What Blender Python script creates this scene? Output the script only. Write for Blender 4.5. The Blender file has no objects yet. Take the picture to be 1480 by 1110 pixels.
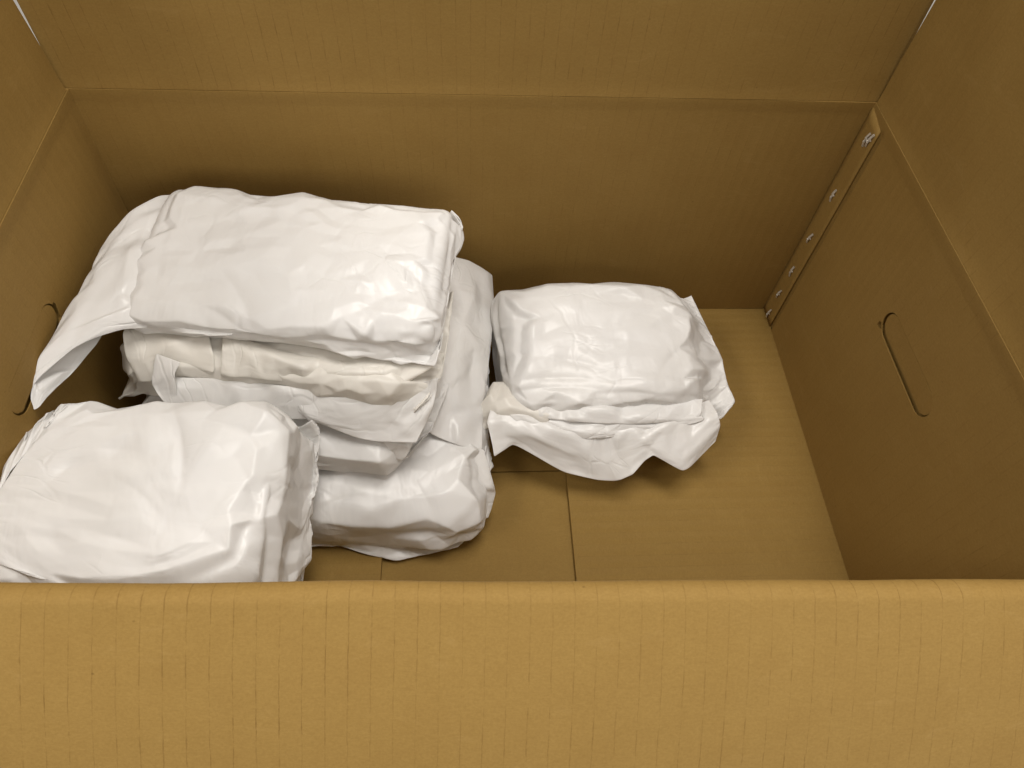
import bpy, bmesh, math, random
import numpy as np
from mathutils import Vector, Matrix

S = bpy.context.scene
COL = S.collection
rng = np.random.default_rng(7)
random.seed(7)

# ------------------------------------------------------------------ camera
cam_d = bpy.data.cameras.new('camera')
cam = bpy.data.objects.new('camera', cam_d); COL.objects.link(cam)
cam_d.sensor_width = 36.0
cam_d.lens = 36.0 * 1017.4 / 1480.0
cam_d.clip_start = 0.01; cam_d.clip_end = 50
CP, CY, CR = 0.984696, 0.119052, 0.0892634
CAM = np.array([-0.016657, -0.0930700, 0.518796]); FPX = 1017.399
_f = np.array([math.sin(CY)*math.cos(CP), math.cos(CY)*math.cos(CP), -math.sin(CP)])
_r = np.array([math.cos(CY), -math.sin(CY), 0.0]); _u = np.cross(_r, _f)
_R = math.cos(CR)*_r + math.sin(CR)*_u; _U = math.cos(CR)*_u - math.sin(CR)*_r
M = Matrix(((_R[0], _U[0], -_f[0], CAM[0]), (_R[1], _U[1], -_f[1], CAM[1]), (_R[2], _U[2], -_f[2], CAM[2]), (0, 0, 0, 1)))
cam.matrix_world = M
S.camera = cam

def at(u, v, z):
    """world point at height z that was measured at photo pixel (u, v)"""
    d = _f + (u-740)/FPX*_R - (v-555)/FPX*_U
    return CAM + d*(z-CAM[2])/d[2]

# ------------------------------------------------------------------ light
W = bpy.data.worlds.new('World'); S.world = W; W.use_nodes = True
bg = W.node_tree.nodes['Background']
bg.inputs[0].default_value = (1.0, 0.955, 0.90, 1); bg.inputs[1].default_value = 0.05
def area(name, loc, target, size, power, col=(1.0, 0.955, 0.90), sy=None):
    l = bpy.data.lights.new(name, 'AREA'); l.energy = power; l.color = col
    l.shape = 'RECTANGLE'; l.size = size; l.size_y = sy or size
    o = bpy.data.objects.new(name, l); COL.objects.link(o)
    o.location = loc
    o.rotation_euler = (Vector(target)-Vector(loc)).to_track_quat('-Z', 'Y').to_euler()
    return o
area('ceiling_lamp', (0.25, 0.30, 2.3), (0.05, 0.2, 0), 1.1, 32, sy=0.35)
area('ceiling_lamp_behind', (0.10, 1.70, 2.0), (0.0, 0.2, 0), 1.5, 22, sy=0.5)
area('front_bounce_fill', (0.80, -2.2, 1.1), (0.0, 0.3, .1), 3.0, 29, sy=1.4)  # added low fill imitating room bounce, brightens the back wall
area('ceiling_lamp_front', (0.40, -1.2, 2.3), (0.0, 0.2, 0), 1.2, 7, sy=0.5)
area('left_fill', (-1.7, -0.4, 2.2), (0.0, 0.2, 0), 1.4, 31, sy=0.6)  # added fill from the left that lifts the right wall
area('right_fill', (1.7, -0.4, 2.2), (0.0, 0.2, 0), 1.4, 11, sy=0.6)  # added weak fill from the right, balances the wall brightness

S.view_settings.view_transform = 'Standard'; S.view_settings.look = 'None'
S.view_settings.gamma = 1.0; S.view_settings.exposure = 0.0
S.cycles.max_bounces = 10; S.cycles.diffuse_bounces = 6; S.cycles.transmission_bounces = 6
S.cycles.use_denoising = True

# ------------------------------------------------------------------ materials
class NT:
    def __init__(self, name):
        self.m = bpy.data.materials.new(name); self.m.use_nodes = True
        self.t = self.m.node_tree; self.n = self.t.nodes; self.l = self.t.links
        self.b = self.n['Principled BSDF']; self.out = self.n['Material Output']
    def node(self, typ, **kw):
        x = self.n.new(typ)
        for k, v in kw.items(): setattr(x, k, v)
        return x
    def put(self, sock, val):
        if hasattr(val, 'is_linked') or isinstance(val, bpy.types.NodeSocket): self.l.new(val, sock)
        else: sock.default_value = val
    def math(self, op, a, b=None, c=None, clamp=False):
        x = self.node('ShaderNodeMath', operation=op, use_clamp=clamp)
        self.put(x.inputs[0], a)
        if b is not None: self.put(x.inputs[1], b)
        if c is not None: self.put(x.inputs[2], c)
        return x.outputs[0]
    def noise(self, vec, scale, detail=4, rough=.55, dist=0., typ=None):
        x = self.node('ShaderNodeTexNoise'); self.put(x.inputs['Vector'], vec)
        if typ: x.noise_type = typ
        x.inputs['Scale'].default_value = scale; x.inputs['Detail'].default_value = detail
        x.inputs['Roughness'].default_value = rough; x.inputs['Distortion'].default_value = dist
        return x.outputs['Fac']
    def mapr(self, v, a, b, c=0., d=1., smooth=False):
        x = self.node('ShaderNodeMapRange')
        if smooth: x.interpolation_type = 'SMOOTHSTEP'
        self.put(x.inputs['Value'], v)
        for i, q in zip((1, 2, 3, 4), (a, b, c, d)): x.inputs[i].default_value = q
        return x.outputs[0]
    def mix(self, f, a, b, typ='MIX'):
        x = self.node('ShaderNodeMix', data_type='RGBA', blend_type=typ)
        self.put(x.inputs[0], f); self.put(x.inputs[6], a); self.put(x.inputs[7], b)
        return x.outputs[2]
    def scalev(self, vec, s):
        x = self.node('ShaderNodeVectorMath', operation='MULTIPLY'); self.put(x.inputs[0], vec); x.inputs[1].default_value = s
        return x.outputs[0]
    def bump(self, h, strength, dist, normal=None):
        x = self.node('ShaderNodeBump'); self.put(x.inputs['Height'], h)
        x.inputs['Strength'].default_value = strength; x.inputs['Distance'].default_value = dist
        if normal is not None: self.put(x.inputs['Normal'], normal)
        return x.outputs[0]

def cardboard(name, base=(0.286, 0.176, 0.047), line=1.0, wash=.45, pitch=0.0093):
    k = NT(name)
    uv = k.node('ShaderNodeUVMap', uv_map='UV').outputs[0]
    sep = k.node('ShaderNodeSeparateXYZ'); k.put(sep.inputs[0], uv)
    u, v = sep.outputs[0], sep.outputs[1]
    # flutes of the corrugated core telegraph through the liner as thin broken lines along v
    wob = k.math('MULTIPLY_ADD', k.noise(k.scalev(uv, (6, 9, 1)), 1.0, 2), 0.0012, -0.0006)
    ph = k.math('DIVIDE', k.math('ADD', u, wob), pitch)
    fr = k.math('FRACT', ph)
    d = k.math('ABSOLUTE', k.math('SUBTRACT', fr, 0.5))
    thin = k.mapr(d, 0.450, 0.490, 0, 1, True)
    lid = k.math('FLOOR', ph)
    cv = k.node('ShaderNodeCombineXYZ'); k.put(cv.inputs[0], k.math('MULTIPLY', lid, 3.17)); k.put(cv.inputs[1], k.math('MULTIPLY', v, 95.0))
    dash = k.mapr(k.noise(cv.outputs[0], 1.0, 4, .7), 0.44, 0.64, .03, 1)
    big = k.mapr(k.noise(uv, 9.0, 2), 0.34, 0.66, .45, 1)
    lm = k.math('MULTIPLY', k.math('MULTIPLY', thin, dash), k.math('MULTIPLY', big, 0.42*line))
    # paper fibre and mottling
    fib = k.noise(k.scalev(uv, (420, 1300, 1)), 1.0, 3, .6)
    mott = k.noise(uv, 38.0, 4, .6)
    cloud = k.noise(uv, 9.0, 3, .5)
    c = k.mix(k.mapr(fib, .3, .7), (base[0]*.965, base[1]*.96, base[2]*.93, 1), (base[0]*1.03, base[1]*1.035, base[2]*1.06, 1))
    c = k.mix(k.math('MULTIPLY', k.mapr(mott, .35, .7), .30), c, (base[0]*.82, base[1]*.76, base[2]*.66, 1))
    c = k.mix(k.math('MULTIPLY', k.mapr(cloud, .4, .7), .14), c, (base[0]*1.1, base[1]*1.12, base[2]*1.25, 1))
    c = k.mix(lm, c, (base[0]*.42, base[1]*.34, base[2]*.22, 1))
    gr = k.math('ADD', k.math('MULTIPLY', k.noise(uv, 800, 2, .6), .6), k.math('MULTIPLY', k.noise(k.scalev(uv, (1, 1.8, 1)), 260, 3, .6), .4))
    c = k.mix(k.mapr(gr, .38, .62, 0, .20), c, (base[0]*.5, base[1]*.42, base[2]*.3, 1))
    scf = k.math('MULTIPLY', k.mapr(k.noise(k.scalev(uv, (1, 3, 1)), 30, 5, .7, .8), .58, .72), .22)
    c = k.mix(scf, c, (base[0]*1.25, base[1]*1.32, base[2]*1.7, 1))
    # dark fibre specks
    vo = k.node('ShaderNodeTexVoronoi'); k.put(vo.inputs['Vector'], k.scalev(uv, (1, 1.6, 1))); vo.inputs['Scale'].default_value = 60
    sp = k.mapr(vo.outputs['Distance'], 0.0, 0.055, 1, 0)
    rnd = k.node('ShaderNodeSeparateColor'); k.put(rnd.inputs[0], vo.outputs['Color'])
    sp = k.math('MULTIPLY', sp, k.mapr(rnd.outputs[0], .90, .92, 0, .8))
    c = k.mix(sp, c, (base[0]*.3, base[1]*.22, base[2]*.14, 1))
    k.put(k.b.inputs['Base Color'], c)
    k.b.inputs['Roughness'].default_value = 0.72
    k.b.inputs['Specular IOR Level'].default_value = 0.22
    hgt = k.math('ADD', k.math('MULTIPLY', k.math('COSINE', k.math('MULTIPLY', fr, 6.2832)), 0.5*wash), k.math('MULTIPLY', fib, 0.35))
    hgt = k.math('SUBTRACT', hgt, k.math('MULTIPLY', lm, 1.2))
    hgt = k.math('ADD', hgt, k.math('MULTIPLY', mott, .8))
    k.put(k.b.inputs['Normal'], k.bump(hgt, 0.30, 0.00045))
    return k.m

CARD = cardboard('kraft_cardboard', line=.9)
CARD_FLAP = cardboard('kraft_cardboard_flap', line=1.45, wash=.2)
CARD_FLOOR = cardboard('kraft_cardboard_bottom', base=(0.262, 0.162, 0.041), line=.9, wash=2.6)
CARD_PLAIN = cardboard('kraft_cardboard_smooth', base=(0.262, 0.162, 0.041), line=.12, wash=.3)

def film_mat(name, col=(0.90, 0.893, 0.882), rough=.32, bump=1.0, trans=.28):
    k = NT(name)
    uv = k.node('ShaderNodeUVMap', uv_map='UV').outputs[0]
    warp = k.node('ShaderNodeTexNoise'); k.put(warp.inputs['Vector'], uv); warp.inputs['Scale'].default_value = 16; warp.inputs['Detail'].default_value = 3
    wv = k.node('ShaderNodeVectorMath', operation='MULTIPLY_ADD')
    k.put(wv.inputs[0], warp.outputs['Color']); wv.inputs[1].default_value = (.06, .06, 0); k.put(wv.inputs[2], uv)
    # creases: sharp valleys between flat facets, in patches
    def crease(sc, stretch, w):
        vo = k.node('ShaderNodeTexVoronoi', feature='DISTANCE_TO_EDGE')
        k.put(vo.inputs['Vector'], k.scalev(wv.outputs[0], stretch)); vo.inputs['Scale'].default_value = sc
        return k.mapr(vo.outputs['Distance'], 0, w, 0, 1, True)
    c1 = crease(26, (1, .5, 1), .07); c2 = crease(75, (.45, 1, 1), .10)
    p1 = k.mapr(k.noise(uv, 11, 2), .48, .68); p2 = k.mapr(k.noise(k.scalev(uv, (1, 1, 1)), 17, 2), .5, .7)
    n1 = k.noise(k.scalev(uv, (1, .5, 1)), 34, 3, .5, .6)
    n2 = k.noise(k.scalev(uv, (.35, 1.4, 1)), 120, 2, .5, .4)
    h = k.math('ADD', k.math('MULTIPLY', k.math('MULTIPLY', c1, p1), .22), k.math('MULTIPLY', k.math('MULTIPLY', c2, p2), .22))
    h = k.math('ADD', h, k.math('MULTIPLY', n1, 1.5))
    h = k.math('ADD', h, k.math('MULTIPLY', k.math('MULTIPLY', n2, p2), .30))
    nb = k.bump(h, .6*bump, 0.0022)
    k.put(k.b.inputs['Normal'], nb)
    tint = k.mix(k.mapr(k.noise(uv, 14, 3), .35, .7), (*col, 1), (col[0]*.965, col[1]*.96, col[2]*.945, 1))
    k.put(k.b.inputs['Base Color'], tint)
    k.b.inputs['Roughness'].default_value = rough
    k.b.inputs['Specular IOR Level'].default_value = .42
    tr = k.node('ShaderNodeBsdfTranslucent'); tr.inputs[0].default_value = (.93, .918, .90, 1); k.put(tr.inputs['Normal'], nb)
    mx = k.node('ShaderNodeMixShader'); mx.inputs[0].default_value = trans
    k.l.new(k.b.outputs[0], mx.inputs[1]); k.l.new(tr.outputs[0], mx.inputs[2]); k.l.new(mx.outputs[0], k.out.inputs[0])
    return k.m
FILM = film_mat('white_polythene_film')
FILM_THIN = film_mat('thin_white_polythene', rough=.28, trans=.30)
FILM_BOUNCE = film_mat('bounce_tinted_polythene', col=(.89, .86, .80), rough=.36, trans=.25)  # white film; warm bounced shade of the folds is painted into its colour

def steel_mat():
    k = NT('staple_steel'); uv = k.node('ShaderNodeTexCoord').outputs['Object']
    n = k.noise(uv, 900, 2)
    k.put(k.b.inputs['Base Color'], k.mix(n, (.86, .84, .78, 1), (.60, .56, .48, 1)))
    k.b.inputs['Metallic'].default_value = .55; k.b.inputs['Roughness'].default_value = .42
    return k.m
STEEL = steel_mat()
def floor_mat():
    k = NT('grey_floor'); uv = k.node('ShaderNodeTexCoord').outputs['Object']
    k.put(k.b.inputs['Base Color'], k.mix(k.noise(uv, 30, 5), (.30, .29, .27, 1), (.38, .36, .33, 1)))
    k.b.inputs['Roughness'].default_value = .6
    return k.m

# ------------------------------------------------------------------ mesh helpers
def link(name, me, mat=None, parent=None):
    o = bpy.data.objects.new(name, me); COL.objects.link(o)
    if mat is not None: me.materials.append(mat)
    if parent is not None: o.parent = parent
    return o
def empty(name, label, cat, loc=(0, 0, 0), group=None):
    o = bpy.data.objects.new(name, None); COL.objects.link(o); o.location = loc
    o['label'] = label; o['category'] = cat; o.empty_display_size = .03
    if group: o['group'] = group
    return o
def grid_mesh(name, X, UV, wrap=False, mat2=None):
    """X (nu,nv,3); quads, smooth"""
    nu, nv = X.shape[:2]
    idx = np.arange(nu*nv).reshape(nu, nv)
    if wrap: b = np.roll(idx, -1, 1); A = idx[:-1]; Bq = idx[1:]; C = b[1:]; D = b[:-1]
    else: A = idx[:-1, :-1]; Bq = idx[1:, :-1]; C = idx[1:, 1:]; D = idx[:-1, 1:]
    F = np.stack([A, Bq, C, D], -1).reshape(-1, 4)
    me = bpy.data.meshes.new(name)
    me.vertices.add(nu*nv); me.vertices.foreach_set('co', X.reshape(-1).astype(np.float32))
    me.loops.add(F.size); me.loops.foreach_set('vertex_index', F.reshape(-1).astype(np.int32))
    me.polygons.add(len(F)); me.polygons.foreach_set('loop_start', (np.arange(len(F))*4).astype(np.int32))
    me.polygons.foreach_set('use_smooth', np.ones(len(F), bool))
    me.update(calc_edges=True)
    uvl = me.uv_layers.new(name='UV')
    U = UV.reshape(-1, 2)[F.reshape(-1)]
    if wrap:                                   # keep the seam quads continuous
        U = U.reshape(-1, 4, 2).copy(); per = UV[0, -1, 1]+UV[0, 1, 1]
        k = (U[:, 3, 1] < U[:, 0, 1]); U[k, 2:, 1] += per
        U = U.reshape(-1, 2)
    uvl.data.foreach_set('uv', U.reshape(-1).astype(np.float32))
    me.validate()
    return me
def solid(me, t, offset=-1.0):
    """give a sheet real thickness (solidified copy of the mesh)"""
    o = bpy.data.objects.new('tmp', me); COL.objects.link(o)
    md = o.modifiers.new('s', 'SOLIDIFY'); md.thickness = t; md.offset = offset; md.use_even_offset = False
    dg = bpy.context.evaluated_depsgraph_get()
    m2 = bpy.data.meshes.new_from_object(o.evaluated_get(dg)); nm = me.name
    bpy.data.objects.remove(o); bpy.data.meshes.remove(me); m2.name = nm
    return m2

def vnoise(P, f, seed=0, oct=2):
    """smooth value noise on arrays of points (..., k)"""
    P = np.asarray(P, float)*f; out = 0; a = 1.0; tot = 0
    for o in range(oct):
        i = np.floor(P).astype(np.int64); t = P-i; t = t*t*(3-2*t)
        k = P.shape[-1]; r = 0
        for c in range(2**k):
            w = 1.0; h = np.full(P.shape[:-1], seed*7919+o*104729+17, np.int64)
            for d in range(k):
                bit = (c >> d) & 1
                w = w*(t[..., d] if bit else 1-t[..., d])
                h = (h*31 + (i[..., d]+bit)*(73856093, 19349663, 83492791)[d]) & 0x7fffffff
            h = ((h ^ (h >> 13))*1274126177) & 0x7fffffff; h = ((h ^ (h >> 16))*668265263) & 0x7fffffff
            r = r + w*((h & 0xffff)/65535.0*2-1)
        out = out+a*r; tot += a; a *= .5; P = P*2.03+11.7
    return out/tot

# ------------------------------------------------------------------ the cardboard box
WX, DY, HZ, TH = 0.275, 0.3354, 0.2268, 0.006
box = empty('cardboard_box', 'open brown corrugated cardboard box seen from above, holding white plastic packages', 'box', (0, DY/2, 0))
BL = Vector(box.location)
def bake_local(me):
    me.transform(Matrix.Translation(-BL)); return me
def panel(name, O, eu, ev, en, w, h, mat, disp=None, nu=60, nv=40, th=TH, uvo=(0, 0), swap=False):
    """slab whose seen face starts at O, spans eu*w, ev*h, faces en; disp(u,v) pushes along en"""
    O, eu, ev, en = map(lambda a: np.array(a, float), (O, eu, ev, en))
    u = np.linspace(0, w, nu); v = np.linspace(0, h, nv); U, V = np.meshgrid(u, v, indexing='ij')
    d = disp(U, V) if disp else np.zeros_like(U)
    X = O+U[..., None]*eu+V[..., None]*ev+d[..., None]*en
    UV = np.stack([U+uvo[0], V+uvo[1]], -1)
    if swap: UV = UV[..., ::-1]
    if np.dot(np.cross(eu, ev), en) < 0: X = X[:, ::-1]; UV = UV[:, ::-1]
    me = grid_mesh(name, X, UV)
    me = bake_local(solid(me, th))
    for p in me.polygons: p.use_smooth = False
    o = link(name, me, mat, box)
    # smooth only the broad faces
    try: me.set_sharp_from_angle(angle=math.radians(50))
    except Exception: pass
    for p in me.polygons: p.use_smooth = True
    return o
def bow(w, h, a, seed, lo=.0012):
    def f(U, V):
        b = -a*np.sin(np.pi*np.clip(U/w, 0, 1))*np.sin(np.pi*np.clip(V/h, 0, 1))
        return b+lo*vnoise(np.stack([U, V], -1), 9, seed)
    return f
def crease_top(h, base, r=.0011, wd=.0035):
    """bead pressed along the score line at the top of a wall"""
    return lambda U, V: base(U, V)+r*np.exp(-((V-h-.011+.002)/wd)**2)
G = .0015
bk = crease_top(HZ, bow(2*WX, HZ, .003, 1))
back = panel('wall_panel', (-WX-TH, DY, -.011), (1, 0, 0), (0, 0, 1), (0, -1, 0), 2*WX+2*TH, HZ+.011, CARD, bk, 90, 60)
back['label'] = 'back wall of the box under the long score line'
left = panel('wall_panel', (-WX, 0, -.011), (0, 1, 0), (0, 0, 1), (1, 0, 0), DY-.0002, HZ+.011,
             CARD, crease_top(HZ, lambda U, V: .0003*vnoise(np.stack([U, V], -1), 9, 3)-.0038*np.exp(-((U-DY)/.013)**2)*np.clip((HZ+.011-V)/HZ*2.2, 0, 1)), 90, 60)
right = panel('wall_panel', (WX, 0, -.011), (0, 1, 0), (0, 0, 1), (-1, 0, 0), DY-.0002, HZ+.011,
              CARD, crease_top(HZ, lambda U, V: .0003*vnoise(np.stack([U, V], -1), 9, 4)-.0040*np.exp(-((U-.3108)/.0013)**2)*(V < HZ+.002)), 340, 60)
front = panel('wall_panel', (-WX-TH, -.026*(-WX-TH)-.0035, 0), (1/math.hypot(1,.026), -.026/math.hypot(1,.026), 0), (0, 0, 1), (.026/math.hypot(1,.026), 1/math.hypot(1,.026), 0), 2*WX+2*TH, HZ-.006, CARD, bow(2*WX, HZ, .002, 5), 80, 30)
# upright top flaps (back, left, right) standing a little outwards above the score line
def flap_disp(seed, curl=0):
    return lambda U, V: .0016*vnoise(np.stack([U, V], -1), 7, seed)*np.clip(V/.03, 0, 1)+.0007*np.exp(-((V-.001)/.003)**2)-curl*V**2
s_, c_ = math.sin(math.radians(1.5)), math.cos(math.radians(1.5))
bf = panel('top_flap', (-WX-TH+.002, DY+.0004, HZ+.0003), (1, 0, 0), (0, s_, c_), (0, -c_, s_), 2*WX+2*TH-.004, .167, CARD_FLAP, flap_disp(11), 90, 40, uvo=(.002, .24))
s2, c2 = math.sin(math.radians(2.5)), math.cos(math.radians(2.5))
lf = panel('top_flap', (-WX-.0004, .003, HZ+.0003), (0, 1, 0), (-s2, 0, c2), (c2, 0, s2), DY-.0062, .167, CARD, flap_disp(12), 60, 40)
rf = panel('top_flap', (WX+.0004, .003, HZ+.0003), (0, 1, 0), (s_, 0, c_), (-c_, 0, s_), DY-.0045, .167, CARD, flap_disp(13), 60, 40)
# front flap: folded outwards over a soft rounded edge and sloping down towards the viewer
def front_flap():
    nu = 260; prof = []; r = .0075; sl = math.radians(32)
    yc, zc = -.0050, HZ-.0078
    for a in np.linspace(math.radians(-25), math.pi/2-0*sl, 10): prof.append((yc+r*math.cos(a), zc+r*math.sin(a)))
    for a in np.linspace(math.pi/2, math.pi/2+(sl), 8)[1:]: prof.append((yc+r*math.cos(a), zc+r*math.sin(a)))
    y0, z0 = prof[-1]
    n = 40; st = .168/n
    for q in range(n):
        a_ = math.radians(32+20*min(q/(n*.75), 1)); y0 -= st*math.cos(a_); z0 -= st*math.sin(a_); prof.append((y0, z0))
    prof = np.array(prof); nv = len(prof)
    arc = np.concatenate([[0], np.cumsum(np.linalg.norm(np.diff(prof, axis=0), axis=1))])
    x = np.linspace(-WX-.004, WX+.004, nu)
    X = np.zeros((nu, nv, 3)); X[..., 0] = x[:, None]; X[..., 1] = prof[:, 0]; X[..., 2] = prof[:, 1]
    Ua = np.broadcast_to(x[:, None], (nu, nv)); Va = np.broadcast_to(arc, (nu, nv))
    nz = vnoise(np.stack([Ua, Va], -1), 8, 21)*.0022 + vnoise(np.stack([Ua*8, Va*5], -1), 12, 22)*.00028
    X[..., 2] += nz
    X[..., 1] += -.026*x[:, None]+.0006*vnoise(np.stack([Ua, Va*0], -1), 14, 23)
    # the flutes scallop the folded edge
    edge = np.exp(-((arc-.016)/.010)**2)
    X[..., 2] -= edge*.00018*(np.cos(2*np.pi*Ua/.0093)+.4*vnoise(np.stack([Ua*1.0, Va*0], -1), 110, 24))
    X[..., 0] += -.035*(arc-.02).clip(0)[None, :]
    me = grid_mesh('top_flap', X[:, ::-1], np.stack([Ua, Va], -1)[:, ::-1])
    me = bake_local(solid(me, TH, -1.0 ))
    try: me.set_sharp_from_angle(angle=math.radians(50))
    except Exception: pass
    o = link('top_flap', me, CARD_FLAP, box); o['label'] = 'front flap folded outwards over a rounded edge'
front_flap()
# bottom flaps: two outer ones meeting on the centre line, two inner ones on top of them
FZ = -.0005
panel('bottom_flap', (-WX-.003, -.004, FZ-.0055), (1, 0, 0), (0, 1, 0), (0, 0, 1), 2*WX+.006, .1695, CARD_PLAIN, lambda U, V: .0004*vnoise(np.stack([U, V], -1), 9, 31), 60, 30)
panel('bottom_flap', (-WX-.003, 0.1664, FZ-.0055), (1, 0, 0), (0, 1, 0), (0, 0, 1), 2*WX+.006, DY-.164, CARD_PLAIN, lambda U, V: .0004*vnoise(np.stack([U, V], -1), 9, 32), 60, 30)
panel('bottom_flap', (0.0650, -.003, FZ), (1, 0, 0), (0, 1, 0), (0, 0, 1), WX-.0645, DY+.002, CARD_FLOOR,
      lambda U, V: .0006*vnoise(np.stack([U, V], -1), 9, 33), 60, 50, th=.0048, swap=True)
panel('bottom_flap', (-WX-.0006, -.003, FZ), (1, 0, 0), (0, 1, 0), (0, 0, 1), WX-.0805, DY+.002, CARD_FLOOR,
      lambda U, V: .0005*vnoise(np.stack([U, V], -1), 9, 34), 60, 50, th=.0048, swap=True)

# hand holes: a stadium cut through the end walls, its tab still hinged along the top
def stadium(cy, cz, L, Hh, n=14):
    r = Hh/2; pts = []
    for k in range(n+1): a = -math.pi/2+math.pi*k/n; pts.append((cy+L/2-r+r*math.cos(a), cz+r*math.sin(a)))
    for k in range(n+1): a = math.pi/2+math.pi*k/n; pts.append((cy-L/2+r+r*math.cos(a), cz+r*math.sin(a)))
    return pts
def prism(pts, x0, x1, jitter=0.):
    bm = bmesh.new()
    a = [bm.verts.new((x0, p[0], p[1])) for p in pts]; b = [bm.verts.new((x1, p[0], p[1])) for p in pts]
    bm.faces.new(a[::-1]); bm.faces.new(b)
    n = len(pts)
    for i in range(n): bm.faces.new((a[i], a[(i+1) % n], b[(i+1) % n], b[i]))
    bmesh.ops.recalc_face_normals(bm, faces=bm.faces)
    return bm
def hand_hole(wall, sx, cy, cz, L, Hh, tilt, dx=0.0, nick=None):
    me = bpy.data.meshes.new('cut'); bm = prism(stadium(cy, cz, L, Hh), sx*(WX-.02), sx*(WX+.003)); bm.to_mesh(me); bm.free()
    me.transform(Matrix.Translation(-BL))
    co = bpy.data.objects.new('cut', me); COL.objects.link(co); co.parent = box
    md = wall.modifiers.new('b', 'BOOLEAN'); md.object = co; md.operation = 'DIFFERENCE'; md.solver = 'EXACT'
    dg = bpy.context.evaluated_depsgraph_get(); dg.update()
    m2 = bpy.data.meshes.new_from_object(wall.evaluated_get(dg))
    wall.modifiers.clear(); old = wall.data; wall.data = m2; bpy.data.meshes.remove(old); m2.name = 'wall_panel'
    bpy.data.objects.remove(co)
    me = bpy.data.meshes.new('cut'); bm = prism(stadium(cy, cz-.0015, L+.006, Hh+.006), sx*(WX+.0007), sx*(WX+.0054)); bm.to_mesh(me); bm.free()
    me.transform(Matrix.Translation(-BL)); co = bpy.data.objects.new('cut', me); COL.objects.link(co); co.parent = box
    md = wall.modifiers.new('b', 'BOOLEAN'); md.object = co; md.operation = 'DIFFERENCE'; md.solver = 'EXACT'
    dg = bpy.context.evaluated_depsgraph_get(); dg.update()
    m3 = bpy.data.meshes.new_from_object(wall.evaluated_get(dg)); wall.modifiers.clear(); wall.data = m3; bpy.data.meshes.remove(m2); m3.name = 'wall_panel'; m2 = m3
    bpy.data.objects.remove(co)
    if nick:
        me = bpy.data.meshes.new('cut'); bm = prism([(cy+L/2+a, cz+b) for a, b in nick], sx*(WX-.02), sx*(WX+.0052)); bm.to_mesh(me); bm.free()
        me.transform(Matrix.Translation(-BL)); co = bpy.data.objects.new('cut', me); COL.objects.link(co); co.parent = box
        md = wall.modifiers.new('b', 'BOOLEAN'); md.object = co; md.operation = 'DIFFERENCE'; md.solver = 'EXACT'
        dg = bpy.context.evaluated_depsgraph_get(); dg.update()
        m3 = bpy.data.meshes.new_from_object(wall.evaluated_get(dg)); wall.modifiers.clear(); wall.data = m3; bpy.data.meshes.remove(m2); m3.name = 'wall_panel'
        bpy.data.objects.remove(co)
    pts = [(p[0]-.0008, p[1]+.0014) for p in stadium(0, 0, L-.0024, Hh-.0034, 20)]
    # ragged perforated lower edge
    rr = random.Random(5)
    pts = [(p[0], p[1]+(rr.uniform(-.0004, .0004) if p[1] < 0 else 0)) for p in pts]
    bm = prism(pts, 0, .0030)
    uvl = bm.loops.layers.uv.new('UV')
    for f in bm.faces:
        for l in f.loops: l[uvl].uv = (l.vert.co.y+cy, l.vert.co.z+cz)
    if sx < 0: bmesh.ops.scale(bm, vec=(-1, 1, 1), verts=bm.verts); bmesh.ops.recalc_face_normals(bm, faces=bm.faces)
    hz = Hh/2
    T = Matrix.Translation((sx*(WX+dx), cy, cz+hz)) @ Matrix.Rotation(-sx*tilt, 4, 'Y') @ Matrix.Translation((0, 0, -hz))
    bm.transform(T); bm.transform(Matrix.Translation(-BL))
    me = bpy.data.meshes.new('hand_hole_tab'); bm.to_mesh(me); bm.free()
    o = link('hand_hole_tab', me, CARD, wall); return o
hand_hole(right, 1, .1635, .1500, .080, .0215, math.radians(1.6), .0001, [(-.0005, -.006), (.0018, -.0075), (.0012, -.0110), (-.0030, -.0105), (-.0042, -.0085)])
hand_hole(left, -1, .1660, .1600, .078, .0215, math.radians(1.0), .0001, [(.0012, .0040), (.0022, .0005), (.0006, -.0035), (-.0012, -.0085), (-.0030, -.0085), (-.0018, -.0020), (-.0022, .0030)])

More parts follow.
